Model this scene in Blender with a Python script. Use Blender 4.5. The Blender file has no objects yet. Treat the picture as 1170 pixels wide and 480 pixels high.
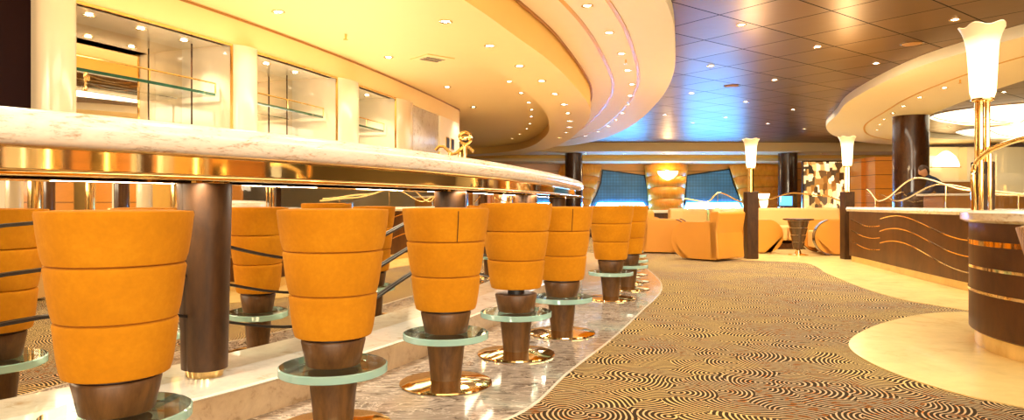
import bpy, math, random
from mathutils import Vector
random.seed(7)
C = bpy.context.scene.collection
SC = bpy.context.scene
PI = math.pi
# ---------------------------------------------------------------- camera, world, exposure
H = 0.82; F = 780.0; HY = 233.0; CX = 585.0
cd = bpy.data.cameras.new('camera'); cam = bpy.data.objects.new('camera', cd); C.objects.link(cam)
cam.location = (0, 0, H); cam.rotation_euler = (PI/2, 0, 0)
cd.sensor_width = 36; cd.sensor_fit = 'HORIZONTAL'; cd.lens = 36*F/1170.0
cd.shift_y = -(240-HY)/1170.0
cd.clip_start = 0.05; cd.clip_end = 200
SC.camera = cam
SC.view_settings.view_transform = 'Standard'; SC.view_settings.look = 'None'
SC.view_settings.gamma = 1; SC.view_settings.use_curve_mapping = False
SC.view_settings.exposure = 0.7
SC.cycles.max_bounces = 9; SC.cycles.diffuse_bounces = 5; SC.cycles.glossy_bounces = 6
SC.cycles.transparent_max_bounces = 16; SC.cycles.caustics_reflective = False; SC.cycles.caustics_refractive = False
SC.cycles.sample_clamp_indirect = 6.0
try:
    SC.cycles.use_denoising = True; SC.cycles.denoiser = 'OPENIMAGEDENOISE'
except Exception: pass
W = bpy.data.worlds.new('world'); SC.world = W; W.use_nodes = True
WB = W.node_tree.nodes['Background']; WB.inputs[0].default_value = (1.0, .68, .34, 1); WB.inputs[1].default_value = 1.15
SPOT_W = 26.0; LAMP_W = 22.0
def area(name, loc, rot, sx, sy, power, col=(1,.88,.68)):
    l = bpy.data.lights.new(name, 'AREA'); l.shape = 'RECTANGLE'; l.size = sx; l.size_y = sy; l.energy = power; l.color = col
    o = bpy.data.objects.new(name, l); C.objects.link(o); o.location = loc; o.rotation_euler = rot; return o
area('fill_light', (2.0, -8.0, 1.9), (math.radians(112), 0, 0), 12, 1.6, 900)  # added fill from behind the camera, lifting stool fronts and ceiling
area('fill_light', (1.2, -2.2, 2.88), (0, 0, 0), 2.5, 2.5, 120)  # added overhead fill above the near floor, no fixture there
area('fill_light', (3.2, 2.6, 2.88), (0, 0, 0), 2.2, 4, 90)  # added overhead fill above the carpet on the right
area('fill_light', (4.2, 9.0, 2.88), (0, 0, 0), 1.4, 8, 190)  # added overhead fill along the middle of the room
area('fill_light', (8.0, .5, 2.88), (0, 0, 0), 4, 5, 260)  # added fill for the lounge side reflected in the bar
area('fill_light', (6.0, 18.5, 2.88), (0, 0, 0), 6, 6, 110)  # added overhead fill for the far seating
area('fill_light', (-1.9, 6.2, 1.0), (PI, 0, 0), 1.0, 7, 58)  # unseen uplight behind the counter, added to brighten the yellow ceiling
# ---------------------------------------------------------------- helpers
def at(px, py, Y):                       # the point of the place seen at a photo pixel, at distance Y
    return Vector(((px-CX)/F*Y, Y, H+(HY-py)/F*Y))
def onz(px, py, z):                      # the point of the horizontal plane z seen at a photo pixel
    Y = (z-H)*F/(HY-py); return Vector(((px-CX)/F*Y, Y, z))
class MB:
    def __init__(s): s.v = []; s.f = []; s.mi = []; s.sm = []; s.cur = 0
    def add(s, vs, fs, smooth=False):
        b = len(s.v); s.v += [tuple(v) for v in vs]
        for f in fs: s.f.append([i+b for i in f]); s.mi.append(s.cur); s.sm.append(smooth)
        return s
    def box(s, x0, x1, y0, y1, z0, z1, rot=0, c=None):
        vs = [(x, y, z) for z in (z0, z1) for (x, y) in ((x0, y0), (x1, y0), (x1, y1), (x0, y1))]
        if c is not None:
            cr, sr = math.cos(rot), math.sin(rot)
            vs = [(c[0]+x*cr-y*sr, c[1]+x*sr+y*cr, z) for x, y, z in vs]
        return s.add(vs, [[3,2,1,0],[4,5,6,7],[0,1,5,4],[1,2,6,5],[2,3,7,6],[3,0,4,7]])
    def lathe(s, prof, n=40, c=(0, 0), z=0, sx=1, sy=1, smooth=True, cap=True):
        vs = []
        for r, h in prof:
            for i in range(n):
                a = 2*PI*i/n; vs.append((c[0]+r*math.cos(a)*sx, c[1]+r*math.sin(a)*sy, z+h))
        fs = [[j*n+i, j*n+(i+1) % n, (j+1)*n+(i+1) % n, (j+1)*n+i] for j in range(len(prof)-1) for i in range(n)]
        s.add(vs, fs, smooth)
        if cap:
            b = len(s.v)-len(vs)
            if prof[0][0] > 1e-5: s.f.append([b+i for i in range(n)][::-1]); s.mi.append(s.cur); s.sm.append(False)
            if prof[-1][0] > 1e-5: s.f.append([b+(len(prof)-1)*n+i for i in range(n)]); s.mi.append(s.cur); s.sm.append(False)
        return s
    def tube(s, pts, r, n=10):
        pts = [Vector(p) for p in pts]; vs = []; m = len(pts)
        up = Vector((0, 0, 1))
        for i, p in enumerate(pts):
            t = (pts[min(i+1, m-1)]-pts[max(i-1, 0)]).normalized()
            u = t.cross(up)
            if u.length < .1: u = t.cross(Vector((0, 1, 0)))
            u.normalize(); w = u.cross(t).normalized()
            rr = r[i] if isinstance(r, (list, tuple)) else r
            for k in range(n):
                a = 2*PI*k/n; vs.append(p+u*math.cos(a)*rr+w*math.sin(a)*rr)
        fs = [[j*n+i, (j+1)*n+i, (j+1)*n+(i+1) % n, j*n+(i+1) % n] for j in range(m-1) for i in range(n)]
        fs.append(list(range(n))); fs.append([(m-1)*n+i for i in range(n)][::-1])
        return s.add(vs, fs, True)
    def sweep(s, path, prof, smooth=True, closed=True):
        """path: (x,y) list; prof: (offset to the right of travel, z) list"""
        nn = normals(path); k = len(prof); vs = []
        for p, nrm in zip(path, nn):
            for o, z in prof: vs.append((p[0]+nrm[0]*o, p[1]+nrm[1]*o, z))
        kk = k if closed else k-1
        fs = [[j*k+i, j*k+(i+1) % k, (j+1)*k+(i+1) % k, (j+1)*k+i] for j in range(len(path)-1) for i in range(kk)]
        s.add(vs, fs, smooth)
        if closed:
            s.add(vs[:k], [list(range(k))[::-1]]); s.add(vs[-k:], [list(range(k))])
        return s
    def ribbon(s, a, b, smooth=False):
        n = len(a); return s.add(list(a)+list(b), [[i, i+1, n+i+1, n+i] for i in range(n-1)], smooth)
    def prism(s, poly, z0, z1):
        n = len(poly)
        return s.add([(p[0], p[1], z0) for p in poly]+[(p[0], p[1], z1) for p in poly],
                     [list(range(n))[::-1], list(range(n, 2*n))]+[[i, (i+1) % n, n+(i+1) % n, n+i] for i in range(n)])
    def build(s, name, mats, parent=None, loc=None, rz=0):
        me = bpy.data.meshes.new(name); me.from_pydata(s.v, [], s.f)
        if not isinstance(mats, (list, tuple)): mats = [mats]
        for m in mats: me.materials.append(m)
        me.polygons.foreach_set('material_index', s.mi); me.polygons.foreach_set('use_smooth', s.sm)
        me.update()
        if any(s.sm): me.set_sharp_from_angle(angle=math.radians(42))
        o = bpy.data.objects.new(name, me); C.objects.link(o)
        if parent: o.parent = parent
        if loc is not None: o.location = loc
        o.rotation_euler.z = rz
        return o
def normals(path):
    out = []; n = len(path)
    for i in range(n):
        a = path[max(i-1, 0)]; b = path[min(i+1, n-1)]
        dx, dy = b[0]-a[0], b[1]-a[1]; l = math.hypot(dx, dy) or 1
        out.append((dy/l, -dx/l))
    return out
def offset(path, d):
    return [(p[0]+n[0]*d, p[1]+n[1]*d) for p, n in zip(path, normals(path))]
def spline(pts, n=10):
    P = [Vector(p) for p in pts]; P = [2*P[0]-P[1]]+P+[2*P[-1]-P[-2]]; out = []
    for i in range(1, len(P)-2):
        for k in range(n):
            t = k/n; a, b, c, d = P[i-1], P[i], P[i+1], P[i+2]
            out.append(.5*((2*b)+(c-a)*t+(2*a-5*b+4*c-d)*t*t+(3*b-a-3*c+d)*t**3))
    out.append(P[-2]); return out
def resample(path, n):
    L = [0]
    for a, b in zip(path, path[1:]): L.append(L[-1]+(Vector(b)-Vector(a)).length)
    out = []; j = 0
    for i in range(n):
        t = L[-1]*i/(n-1)
        while j < len(L)-2 and L[j+1] < t: j += 1
        u = (t-L[j])/max(L[j+1]-L[j], 1e-9); out.append(Vector(path[j]).lerp(Vector(path[j+1]), min(u, 1)))
    return out
def tag(o, label=None, cat=None, group=None, kind=None):
    if label: o['label'] = label
    if cat: o['category'] = cat
    if group: o['group'] = group
    if kind: o['kind'] = kind
    return o
def empty(name, loc=(0, 0, 0), rz=0):
    o = bpy.data.objects.new(name, None); C.objects.link(o); o.location = loc; o.rotation_euler.z = rz; return o
def copy_tree(o, parent=None):
    c = o.copy(); C.objects.link(c)
    if parent: c.parent = parent
    for ch in [x for x in C.objects if x.parent == o]: copy_tree(ch, c)
    return c
def struct(o): o['kind'] = 'structure'; return o
def bevel(o, w, seg=2):
    m = o.modifiers.new('b', 'BEVEL'); m.width = w; m.segments = seg; m.limit_method = 'ANGLE'; return o
# ---------------------------------------------------------------- materials
class NT:
    def __init__(s, name):
        s.m = bpy.data.materials.new(name); s.m.use_nodes = True; s.t = s.m.node_tree
        s.b = s.t.nodes['Principled BSDF']; s.out = s.t.nodes['Material Output']
    def n(s, typ, **kw):
        x = s.t.nodes.new(typ)
        for k, v in kw.items():
            if isinstance(k, str) and hasattr(x, k): setattr(x, k, v)
        return x
    def l(s, a, b): s.t.links.new(a, b)
    def co(s, scale=(1, 1, 1), rot=0):
        tc = s.n('ShaderNodeTexCoord'); mp = s.n('ShaderNodeMapping'); mp.inputs['Scale'].default_value = scale
        mp.inputs['Rotation'].default_value = (0, 0, rot); s.l(tc.outputs['Object'], mp.inputs[0]); return mp.outputs[0]
    def math(s, op, a, b=None, c=None):
        x = s.n('ShaderNodeMath'); x.operation = op
        for i, v in enumerate((a, b, c)):
            if v is None: continue
            if isinstance(v, (int, float)): x.inputs[i].default_value = v
            else: s.l(v, x.inputs[i])
        return x.outputs[0]
    def noise(s, co, scale=5, detail=4, rough=.5, dist=0):
        x = s.n('ShaderNodeTexNoise'); s.l(co, x.inputs['Vector']); x.inputs['Scale'].default_value = scale
        x.inputs['Detail'].default_value = detail; x.inputs['Roughness'].default_value = rough; x.inputs['Distortion'].default_value = dist
        return x
    def ramp(s, fac, stops):
        x = s.n('ShaderNodeValToRGB'); e = x.color_ramp.elements
        while len(e) < len(stops): e.new(.5)
        for el, (p, c) in zip(e, stops): el.position = p; el.color = (*c, 1)
        s.l(fac, x.inputs[0]); return x.outputs[0]
    def mix(s, f, a, b):
        x = s.n('ShaderNodeMix'); x.data_type = 'RGBA'
        for i, v in ((0, f), (6, a), (7, b)):
            if isinstance(v, (int, float)): x.inputs[i].default_value = v
            elif isinstance(v, tuple): x.inputs[i].default_value = (*v, 1)
            else: s.l(v, x.inputs[i])
        return x.outputs[2]
    def bump(s, h, st=.2, d=.01):
        x = s.n('ShaderNodeBump'); x.inputs['Strength'].default_value = st; x.inputs['Distance'].default_value = d
        s.l(h, x.inputs['Height']); s.l(x.outputs[0], s.b.inputs['Normal'])
    def set(s, col=None, rough=.5, metal=0, coat=0, sheen=0, spec=.5):
        if col is not None:
            if isinstance(col, tuple): s.b.inputs['Base Color'].default_value = (*col, 1)
            else: s.l(col, s.b.inputs['Base Color'])
        s.b.inputs['Roughness'].default_value = rough; s.b.inputs['Metallic'].default_value = metal
        s.b.inputs['Coat Weight'].default_value = coat; s.b.inputs['Coat Roughness'].default_value = .05
        s.b.inputs['Sheen Weight'].default_value = sheen; s.b.inputs['Specular IOR Level'].default_value = spec
        return s
def plain(name, col, rough=.5, metal=0, var=.08, sc=6, coat=0, spec=.5):
    n = NT(name); c = n.co(); nz = n.noise(c, sc, 3)
    d = tuple(max(0, x*(1-var)) for x in col); u = tuple(min(1, x*(1+var)) for x in col)
    n.set(n.mix(nz.outputs['Fac'], d, u), rough, metal, coat, spec=spec); return n.m
def emit(name, col, st):
    n = NT(name); e = n.n('ShaderNodeEmission'); e.inputs[0].default_value = (*col, 1); e.inputs[1].default_value = st
    n.l(e.outputs[0], n.out.inputs[0]); return n.m
def velvet():
    n = NT('velvet'); c = n.co(); a = n.noise(c, 5, 4, .6); b = n.noise(c, 60, 2, .6)
    f = n.math('MULTIPLY_ADD', b.outputs['Fac'], .35, n.math('MULTIPLY', a.outputs['Fac'], .8))
    n.set(n.ramp(f, [(.25, (.42, .148, .003)), (.6, (.55, .20, .004)), (.9, (.66, .27, .008))]), .9, sheen=.05, spec=.15)
    n.b.inputs['Sheen Tint'].default_value = (1, .7, .3, 1); n.bump(b.outputs['Fac'], .25, .002); return n.m
def wood(name, dark, light, coat=.5, sc=1.0, rough=.35, spec=.3):
    n = NT(name); c = n.co((1*sc, 1*sc, .35*sc)); a = n.noise(c, 9, 8, .65, 1.4); b = n.noise(c, 45, 3, .6)
    f = n.math('MULTIPLY_ADD', b.outputs['Fac'], .3, n.math('MULTIPLY', a.outputs['Fac'], .8))
    n.set(n.ramp(f, [(.32, dark), (.7, light)]), rough, coat=coat, spec=spec); return n.m
def marble(name, base, vein, sc=1.5, rough=.12, coat=.3, stretch=(1, 1, 1), dark=None, sh=0):
    n = NT(name); c = n.co(stretch); a = n.noise(c, 3*sc, 9, .68, 1.5); b = n.noise(c, 14*sc, 6, .7, .6)
    f = n.math('MULTIPLY_ADD', b.outputs['Fac'], .45, n.math('MULTIPLY', a.outputs['Fac'], .6))
    col = n.ramp(f, [(.36+sh, vein), (.48+sh, base), (.62+sh, tuple(min(1, x*1.12) for x in base))])
    if dark:
        w = n.noise(c, 2.2*sc, 6, .6, 2.5); v = n.math('ABSOLUTE', n.math('SUBTRACT', w.outputs['Fac'], .5))
        m = n.ramp(v, [(.0, (1, 1, 1)), (.03, (0, 0, 0))]); col = n.mix(m, col, dark)
    n.set(col, rough, coat=coat); return n.m
def carpet():
    n = NT('carpet'); c = n.co()
    wob = n.noise(c, 2.0, 2); wv = n.n('ShaderNodeVectorMath', operation='MULTIPLY_ADD'); n.l(wob.outputs['Color'], wv.inputs[0])
    wv.inputs[1].default_value = (.15, .15, 0); n.l(c, wv.inputs[2])
    v = n.n('ShaderNodeTexVoronoi'); v.voronoi_dimensions = '2D'; v.feature = 'F1'; v.inputs['Scale'].default_value = 5.4
    n.l(wv.outputs[0], v.inputs['Vector'])
    # arcs: rings about a point pushed away from each cell's own centre
    col = n.n('ShaderNodeSeparateColor'); n.l(v.outputs['Color'], col.inputs[0])
    pos = n.n('ShaderNodeVectorMath', operation='SUBTRACT'); n.l(v.outputs['Position'], pos.inputs[1]); n.l(wv.outputs[0], pos.inputs[0])
    off = n.n('ShaderNodeCombineXYZ'); n.l(n.math('MULTIPLY', n.math('SUBTRACT', col.outputs[0], .5), .42), off.inputs[0])
    n.l(n.math('MULTIPLY', n.math('SUBTRACT', col.outputs[1], .5), .42), off.inputs[1])
    ad = n.n('ShaderNodeVectorMath', operation='ADD'); n.l(pos.outputs[0], ad.inputs[0]); n.l(off.outputs[0], ad.inputs[1])
    # flatten z
    ml = n.n('ShaderNodeVectorMath', operation='MULTIPLY'); n.l(ad.outputs[0], ml.inputs[0]); ml.inputs[1].default_value = (1, 1, 0)
    ln = n.n('ShaderNodeVectorMath', operation='LENGTH'); n.l(ml.outputs[0], ln.inputs[0])
    s = n.math('SINE', n.math('MULTIPLY', ln.outputs['Value'], 2*PI/.0215))
    line = n.ramp(s, [(.0, (0, 0, 0)), (.62, (0, 0, 0)), (.80, (1, 1, 1))])
    # map sine (-1..1) into 0..1
    s2 = n.math('MULTIPLY_ADD', s, .5, .5); n.l(s2, line.node.inputs[0])
    pa = n.noise(c, 1.1, 3, .6, .5); red = n.noise(c, 9, 3, .6); red2 = n.noise(n.co((.5, 1, 1)), 34, 2, .6)
    lc = n.mix(n.ramp(pa.outputs['Fac'], [(.42, (0, 0, 0)), (.6, (.8, .8, .8))]), (.80, .55, .22), (.58, .43, .28))
    rmask = n.math('MULTIPLY', n.ramp(red2.outputs['Fac'], [(.54, (0, 0, 0)), (.62, (1, 1, 1))]), n.ramp(pa.outputs['Fac'], [(.4, (0, 0, 0)), (.6, (1, 1, 1))]))
    lc = n.mix(rmask, lc, (.60, .20, .03))
    dk = n.mix(red.outputs['Fac'], (.030, .017, .008), (.060, .034, .015))
    n.set(n.mix(line, dk, lc), .95, spec=.1)
    return n.m
def tile_ceiling():
    n = NT('ceiling_tile'); c = n.co((1/.835, 1/.835, 1), math.radians(-37.3)); sp = n.n('ShaderNodeSeparateXYZ'); n.l(c, sp.inputs[0])
    def edge(o, off):
        f = n.math('FRACT', n.math('ADD', o, off)); d = n.math('MINIMUM', f, n.math('SUBTRACT', 1, f)); return n.math('LESS_THAN', d, .011)
    g = n.math('MAXIMUM', edge(sp.outputs[0], TILE_OX), edge(sp.outputs[1], TILE_OY))
    fl = n.n('ShaderNodeVectorMath', operation='FLOOR'); ad = n.n('ShaderNodeVectorMath', operation='ADD'); n.l(c, ad.inputs[0]); ad.inputs[1].default_value = (TILE_OX, TILE_OY, 0)
    n.l(ad.outputs[0], fl.inputs[0]); wn = n.n('ShaderNodeTexWhiteNoise'); n.l(fl.outputs[0], wn.inputs[0])
    base = n.mix(wn.outputs['Value'], (.15, .072, .014), (.22, .11, .022))
    n.set(n.mix(g, base, (.01, .006, .003)), .34, .88)
    bn = n.noise(n.co(), 3, 2); n.bump(bn.outputs['Fac'], .06, .04)
    r = n.math('MULTIPLY_ADD', g, .4, .35); n.l(r, n.b.inputs['Roughness']); return n.m
TILE_OX, TILE_OY = .3, .45
def glassy(name, tint, refl=.08, body=0, bodycol=(.3, .6, .5)):
    n = NT(name); tr = n.n('ShaderNodeBsdfTransparent'); tr.inputs[0].default_value = (*tint, 1)
    gl = n.n('ShaderNodeBsdfGlossy'); gl.inputs['Roughness'].default_value = .02
    lw = n.n('ShaderNodeLayerWeight'); lw.inputs[0].default_value = .35
    mx = n.n('ShaderNodeMixShader'); f = n.math('MULTIPLY_ADD', lw.outputs['Fresnel'], .8, refl); n.l(f, mx.inputs[0])
    src = tr.outputs[0]
    if body:
        df = n.n('ShaderNodeBsdfDiffuse'); df.inputs[0].default_value = (*bodycol, 1); m2 = n.n('ShaderNodeMixShader'); m2.inputs[0].default_value = body
        n.l(tr.outputs[0], m2.inputs[1]); n.l(df.outputs[0], m2.inputs[2]); src = m2.outputs[0]
    n.l(src, mx.inputs[1]); n.l(gl.outputs[0], mx.inputs[2]); n.l(mx.outputs[0], n.out.inputs[0]); return n.m
def shade_mat(name, st):
    n = NT(name); c = n.co(); nz = n.noise(c, 7, 4, .6)
    sp = n.n('ShaderNodeSeparateXYZ'); n.l(c, sp.inputs[0])
    n.set((.55, .36, .17), .3)
    n.b.inputs['Emission Color'].default_value = (1, .74, .36, 1)
    # glow painted by height: bright low in the glass, dim at the flared top
    f = n.ramp(sp.outputs[2], [(.0, (.5, .5, .5)), (.06, (1, 1, 1)), (.27, (1, 1, 1)), (.38, (.16, .16, .16)), (.5, (.06, .06, .06))])
    n.l(n.math('MULTIPLY', n.math('MULTIPLY', f, st), n.math('MULTIPLY_ADD', nz.outputs['Fac'], .5, .75)), n.b.inputs['Emission Strength']); return n.m
def panelwood(name, col, step=.42, axis=2):
    n = NT(name); c = n.co(); sp = n.n('ShaderNodeSeparateXYZ'); n.l(c, sp.inputs[0])
    f = n.math('FRACT', n.math('DIVIDE', sp.outputs[axis], step)); g = n.math('LESS_THAN', f, .05)
    c2 = n.co((.6, .6, 5)); nz = n.noise(c2, 6, 5, .6); d = tuple(x*.75 for x in col)
    n.set(n.mix(g, n.mix(nz.outputs['Fac'], d, col), tuple(x*.25 for x in col)), .3, coat=.3); return n.m
def mosaic():
    n = NT('mosaic'); c = n.co((6.5, .01, 4.0)); v = n.n('ShaderNodeTexVoronoi'); v.distance = 'CHEBYCHEV'; v.inputs['Scale'].default_value = 1.15; n.l(c, v.inputs['Vector'])
    s = n.n('ShaderNodeSeparateColor'); n.l(v.outputs['Color'], s.inputs[0])
    col = n.ramp(s.outputs[0], [(.0, (.10, .075, .05)), (.3, (.34, .26, .16)), (.5, (.72, .36, .08)), (.72, (.95, .60, .2)), (1, (1, .82, .45))])
    n.set(col, .3, .2)
    e = n.ramp(s.outputs[0], [(.45, (0, 0, 0)), (.9, (1.0, 1.0, 1.0))]); n.l(col, n.b.inputs['Emission Color']); n.l(e, n.b.inputs['Emission Strength']); return n.m
def meshscreen():
    n = NT('screen_fabric'); c = n.co(); sp = n.n('ShaderNodeSeparateXYZ'); n.l(c, sp.inputs[0])
    w1 = n.math('SINE', n.math('MULTIPLY', n.math('ADD', sp.outputs[0], sp.outputs[2]), 26)); w2 = n.math('SINE', n.math('MULTIPLY', n.math('SUBTRACT', sp.outputs[0], sp.outputs[2]), 26))
    f = n.math('MULTIPLY_ADD', n.math('MULTIPLY', w1, w2), .35, .5); nz = n.noise(c, 3, 3)
    g = n.math('MULTIPLY', f, n.math('MULTIPLY_ADD', nz.outputs['Fac'], 1.6, 0))
    fr = n.math('FRACT', n.math('DIVIDE', n.math('SUBTRACT', sp.outputs[2], .12), .47)); bar = n.math('GREATER_THAN', fr, .05)
    n.set((.05, .10, .14), .6); n.b.inputs['Emission Color'].default_value = (.05, .20, .36, 1)
    n.l(n.math('MULTIPLY', n.math('MULTIPLY', g, .50), bar), n.b.inputs['Emission Strength']); return n.m
def wicker():
    n = NT('wicker'); c = n.co(); sp = n.n('ShaderNodeSeparateXYZ'); n.l(c, sp.inputs[0])
    a = n.math('SINE', n.math('MULTIPLY', sp.outputs[0], 260)); b = n.math('SINE', n.math('MULTIPLY', sp.outputs[2], 260))
    f = n.math('MULTIPLY_ADD', n.math('MULTIPLY', a, b), .5, .5); n.set(n.mix(f, (.25, .10, .02), (.75, .42, .10)), .6); n.bump(f, .5, .004); return n.m
M = dict(
 velvet=velvet(), wood=wood('stool_wood', (.040, .014, .003), (.17, .072, .018), .05, rough=.45),
 darkwood=wood('dark_wood', (.030, .010, .004), (.085, .032, .010), .6, rough=.25),
 pillarwood=wood('pillar_wood', (.022, .009, .003), (.085, .034, .009), .0, .8, .45),
 panel=wood('divider_wood', (.045, .015, .003), (.13, .046, .008), .0, .35, .4),
 brass=plain('brass', (.95, .66, .27), .07, 1, .05), chrome=plain('bright_brass', (1, .82, .52), .06, 1, .03),
 black=plain('black_paint', (.012, .008, .006), .35), maroon=plain('maroon_panel', (.012, .002, .002), .6, spec=.1),
 glass=glassy('glass', (.90, .97, .93)), clear=glassy('clear_glass', (.97, .98, .97), .03), greenrim=glassy('glass_rim', (.55, .85, .75), .12, .5, (.58, .95, .82)),
 shelfrim=glassy('shelf_rim', (.05, .2, .14), .1, .6, (.03, .14, .09)),
 counter=marble('counter_marble', (.90, .82, .70), (.50, .30, .15), 2.8, .18, .4, (.6, .6, 2.6), sh=.015),
 step=marble('step_marble', (.88, .80, .66), (.62, .45, .27), 1.2, .12, .4), stepface=marble('step_face', (.55, .38, .22), (.34, .2, .09), 2, .2, .3),
 floormarble=marble('floor_marble', (.44, .36, .29), (.10, .07, .05), 2.6, .09, .4, (.55, 1.3, 1), (.80, .68, .55), .05),
 stone=marble('stone', (.86, .62, .24), (.76, .50, .17), .5, .25, .15), grey=marble('grey_marble', (.55, .48, .40), (.32, .25, .18), 1.2, .15, .3),
 carpet=carpet(), tile=tile_ceiling(),
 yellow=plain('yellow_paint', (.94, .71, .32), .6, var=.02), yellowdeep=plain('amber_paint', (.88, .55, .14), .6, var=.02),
 cream=plain('cream_paint', (.95, .84, .62), .6, var=.02), tan=plain('tan_paint', (.80, .60, .34), .6, var=.02), gold=plain('gold_line', (.75, .42, .08), .4, .3),
 lacquer=plain('cream_lacquer', (.80, .64, .42), .12, 0, .03, coat=.5), mirror=plain('mirror', (.93, .85, .72), .015, 1, .0),
 brassmirror=plain('brass_mirror', (.95, .70, .33), .05, 1, .03),
 leather=plain('tan_leather', (.66, .28, .03), .42, 0, .06, 3), creamleather=plain('cream_leather', (.78, .48, .17), .45, 0, .05, 3),
 bulb=emit('bulb', (1, .92, .78), 25), sconce=emit('sconce_light', (1, .75, .36), 5), lens=emit('chandelier_light', (1, .86, .58), 1.7),
 daylight=emit('daylight', (.07, .36, 1), 80.0), screenblue=emit('screen_blue', (.1, .45, 1), 2), shade=shade_mat('lamp_glass', 2.6),
 orange=panelwood('orange_wood', (.80, .30, .035)), brownwall=plain('brown_wall', (.38, .17, .04), .5), mosaic=mosaic(), mesh=meshscreen(), wicker=wicker(),
 skin=plain('skin', (.55, .28, .15), .5), navy=plain('navy_cloth', (.02, .03, .07), .8), hair=plain('hair', (.06, .03, .015), .6), white=plain('white_cloth', (.85, .82, .76), .7),
)
# ================================================================ curves of the place (plan view, metres)
def E_x(y): return -1.425+1.545*math.log(y/1.9)
E = [Vector((E_x(y), y)) for y in [.9+.12*i for i in range(64)] if y < 8.5]
_p, _h = E[-1].copy(), math.atan(1.545/8.45)
for i in range(34):                         # the rounded far end of the bar
    _h -= .30/ (4.6 if i < 6 else 2.0); _p = _p+Vector((math.sin(_h), math.cos(_h)))*.30; E.append(_p.copy())
    if _h < -2.6: break
E = resample(E, 150)
def W_x(y): return -3.26+2.43*math.log(y/5.1)
def wpx(px):
    r = (px-CX)/F; lo, hi = 3.0, 16.0
    for _ in range(50):
        m = (lo+hi)/2
        if W_x(m)/m < r: lo = m
        else: hi = m
    return lo
Yc = spline([(-5.6,-4),(-4,-1.2),(-2.0,2),(-.95,4),(-.32,5.5),(.03,6.5),(.5,7.9),(1.09,10.3),(1.37,11.9),(1.47,13.5),(1.45,16.2),(1.28,18.5),(.9,20.3),(0,22.2),(-2,23.1),(-5,23.3)], 8)
Rc = spline([(-7.5,-4),(-5.6,-1),(-3.4,2),(-1.9,4),(-1.15,5.45),(-.5,7.05),(.02,9),(.48,11.2),(.72,13.4),(.80,16),(.45,19.3),(-.5,21.4),(-2.2,22.3),(-5,22.6)], 9)
Oc = spline([(-2.6,-4),(-1.6,-1.4),(-.3,1.6),(.65,4.2),(1.47,6.53),(1.85,7.78),(2.44,10.35),(2.80,13.2),(2.98,17),(2.7,20.6),(1.9,22.9),(1.0,23.36)], 10)
ZD, ZR, ZS, ZI = 2.92, 2.77, 2.42, 2.62
# ================================================================ floor
MB().box(-10, 22, -9.2, 27.3, -.1, 0).build('floor', M['carpet']).__setitem__('kind', 'structure')
Fc = spline([(-4.5,-.6),(-3.2,.35),(-2.2,.95),(-1.3,1.45),(-.65,1.97),(-.25,2.36),(.05,2.70),(.28,3.33),(.61,4.15),(1.0,5.24),(1.45,6.6),(1.66,8.1),(1.68,9.6),(1.35,11.2),(.6,12.4),(-.6,13.1),(-3,13.5)], 8)
m = MB(); m.prism([(p.x, p.y) for p in Fc]+[(-9, 13.5), (-9, -.6)], 0, .004); struct(m.build('floor', M['floormarble']))
m = MB(); m.sweep(Fc, [(-.005, .0), (.005, 0), (.005, .006), (-.005, .006)]); struct(m.build('trim_1', M['step']))
fl = lambda x, y: onz(x, y, 0).xy
lobe = [fl(*q) for q in ((1110,357),(1070,358),(1040,362),(1005,371),(980,382),(970,392),(975,403),(1000,418),(1040,434),(1100,452),(1170,467))]
lobe = spline([tuple(p) for p in lobe], 6)+[Vector((2.45, 2.0)), Vector((3.2, 1.7)), Vector((4.6, 1.9)), Vector((6, 3.0)), Vector((6, 6.0)), Vector((4.0, 5.4))]
m = MB(); m.prism([(p[0], p[1]) for p in lobe], 0, .005); struct(m.build('floor', M['stone']))
band = [fl(*q) for q in ((727,278.5),(764,282),(790,293),(850,297.5),(920,301),(945,313),(982,328),(1024,341),(1066,349),(1112,356))]
band = spline([tuple(p) for p in band], 5)+[Vector((4.4, 5.2)), Vector((21.9, 5.2)), Vector((21.9, 27)), Vector((2.0, 27)), Vector((2.2, 18))]
m = MB(); m.prism([(p[0], p[1]) for p in band], 0, .004); struct(m.build('floor', M['stone']))
# ================================================================ ceilings
struct(MB().box(-10, 22, -9.2, 23.4, ZD, ZD+.1).build('ceiling', M['tile']))
def v3(path, z): return [(p[0], p[1], z) for p in path]
def plate(curve, xleft, z, mat):
    m = MB(); pts = v3(curve, z)+[(xleft, curve[-1][1], z), (xleft, curve[0][1], z)]
    m.add(pts, [list(range(len(pts)))]); return m
N = 120
yc, rc, oc = resample(Yc, N), resample(Rc, N), resample(Oc, N)
m = plate(rc, -9.8, ZI, None); struct(m.build('ceiling', M['yellow']))
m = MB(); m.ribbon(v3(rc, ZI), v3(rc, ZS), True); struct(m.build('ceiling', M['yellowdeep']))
# soffit ring between recess and outer edge
m = MB(); m.ribbon(v3(rc, ZS), v3(yc, ZS)); struct(m.build('ceiling', M['yellow']))
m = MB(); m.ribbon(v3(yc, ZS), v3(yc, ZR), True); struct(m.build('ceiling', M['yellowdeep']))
m = MB(); m.sweep(offset(yc, .012), [(0, ZR-.03), (.02, ZR-.03), (.02, ZR), (0, ZR)]); struct(m.build('trim_2', M['brownwall']))  # dark strip drawn for the shadow line at the ring's inner edge
m = MB(); m.ribbon(v3(yc, ZR), v3(oc, ZR)); m.ribbon(v3(oc, ZR), v3(oc, ZD-.002), True); struct(m.build('ceiling', M['cream']))
def lerpc(a, b, t): return [Vector(p).lerp(Vector(q), t) for p, q in zip(a, b)]
for i, t in enumerate((.30, .61)):
    g = lerpc(yc, oc, t); m = MB(); m.sweep(g, [(-.022, ZR-.006), (.022, ZR-.006), (.022, ZR), (-.022, ZR)]); struct(m.build('trim_%d' % (3+i), M['gold']))
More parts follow.
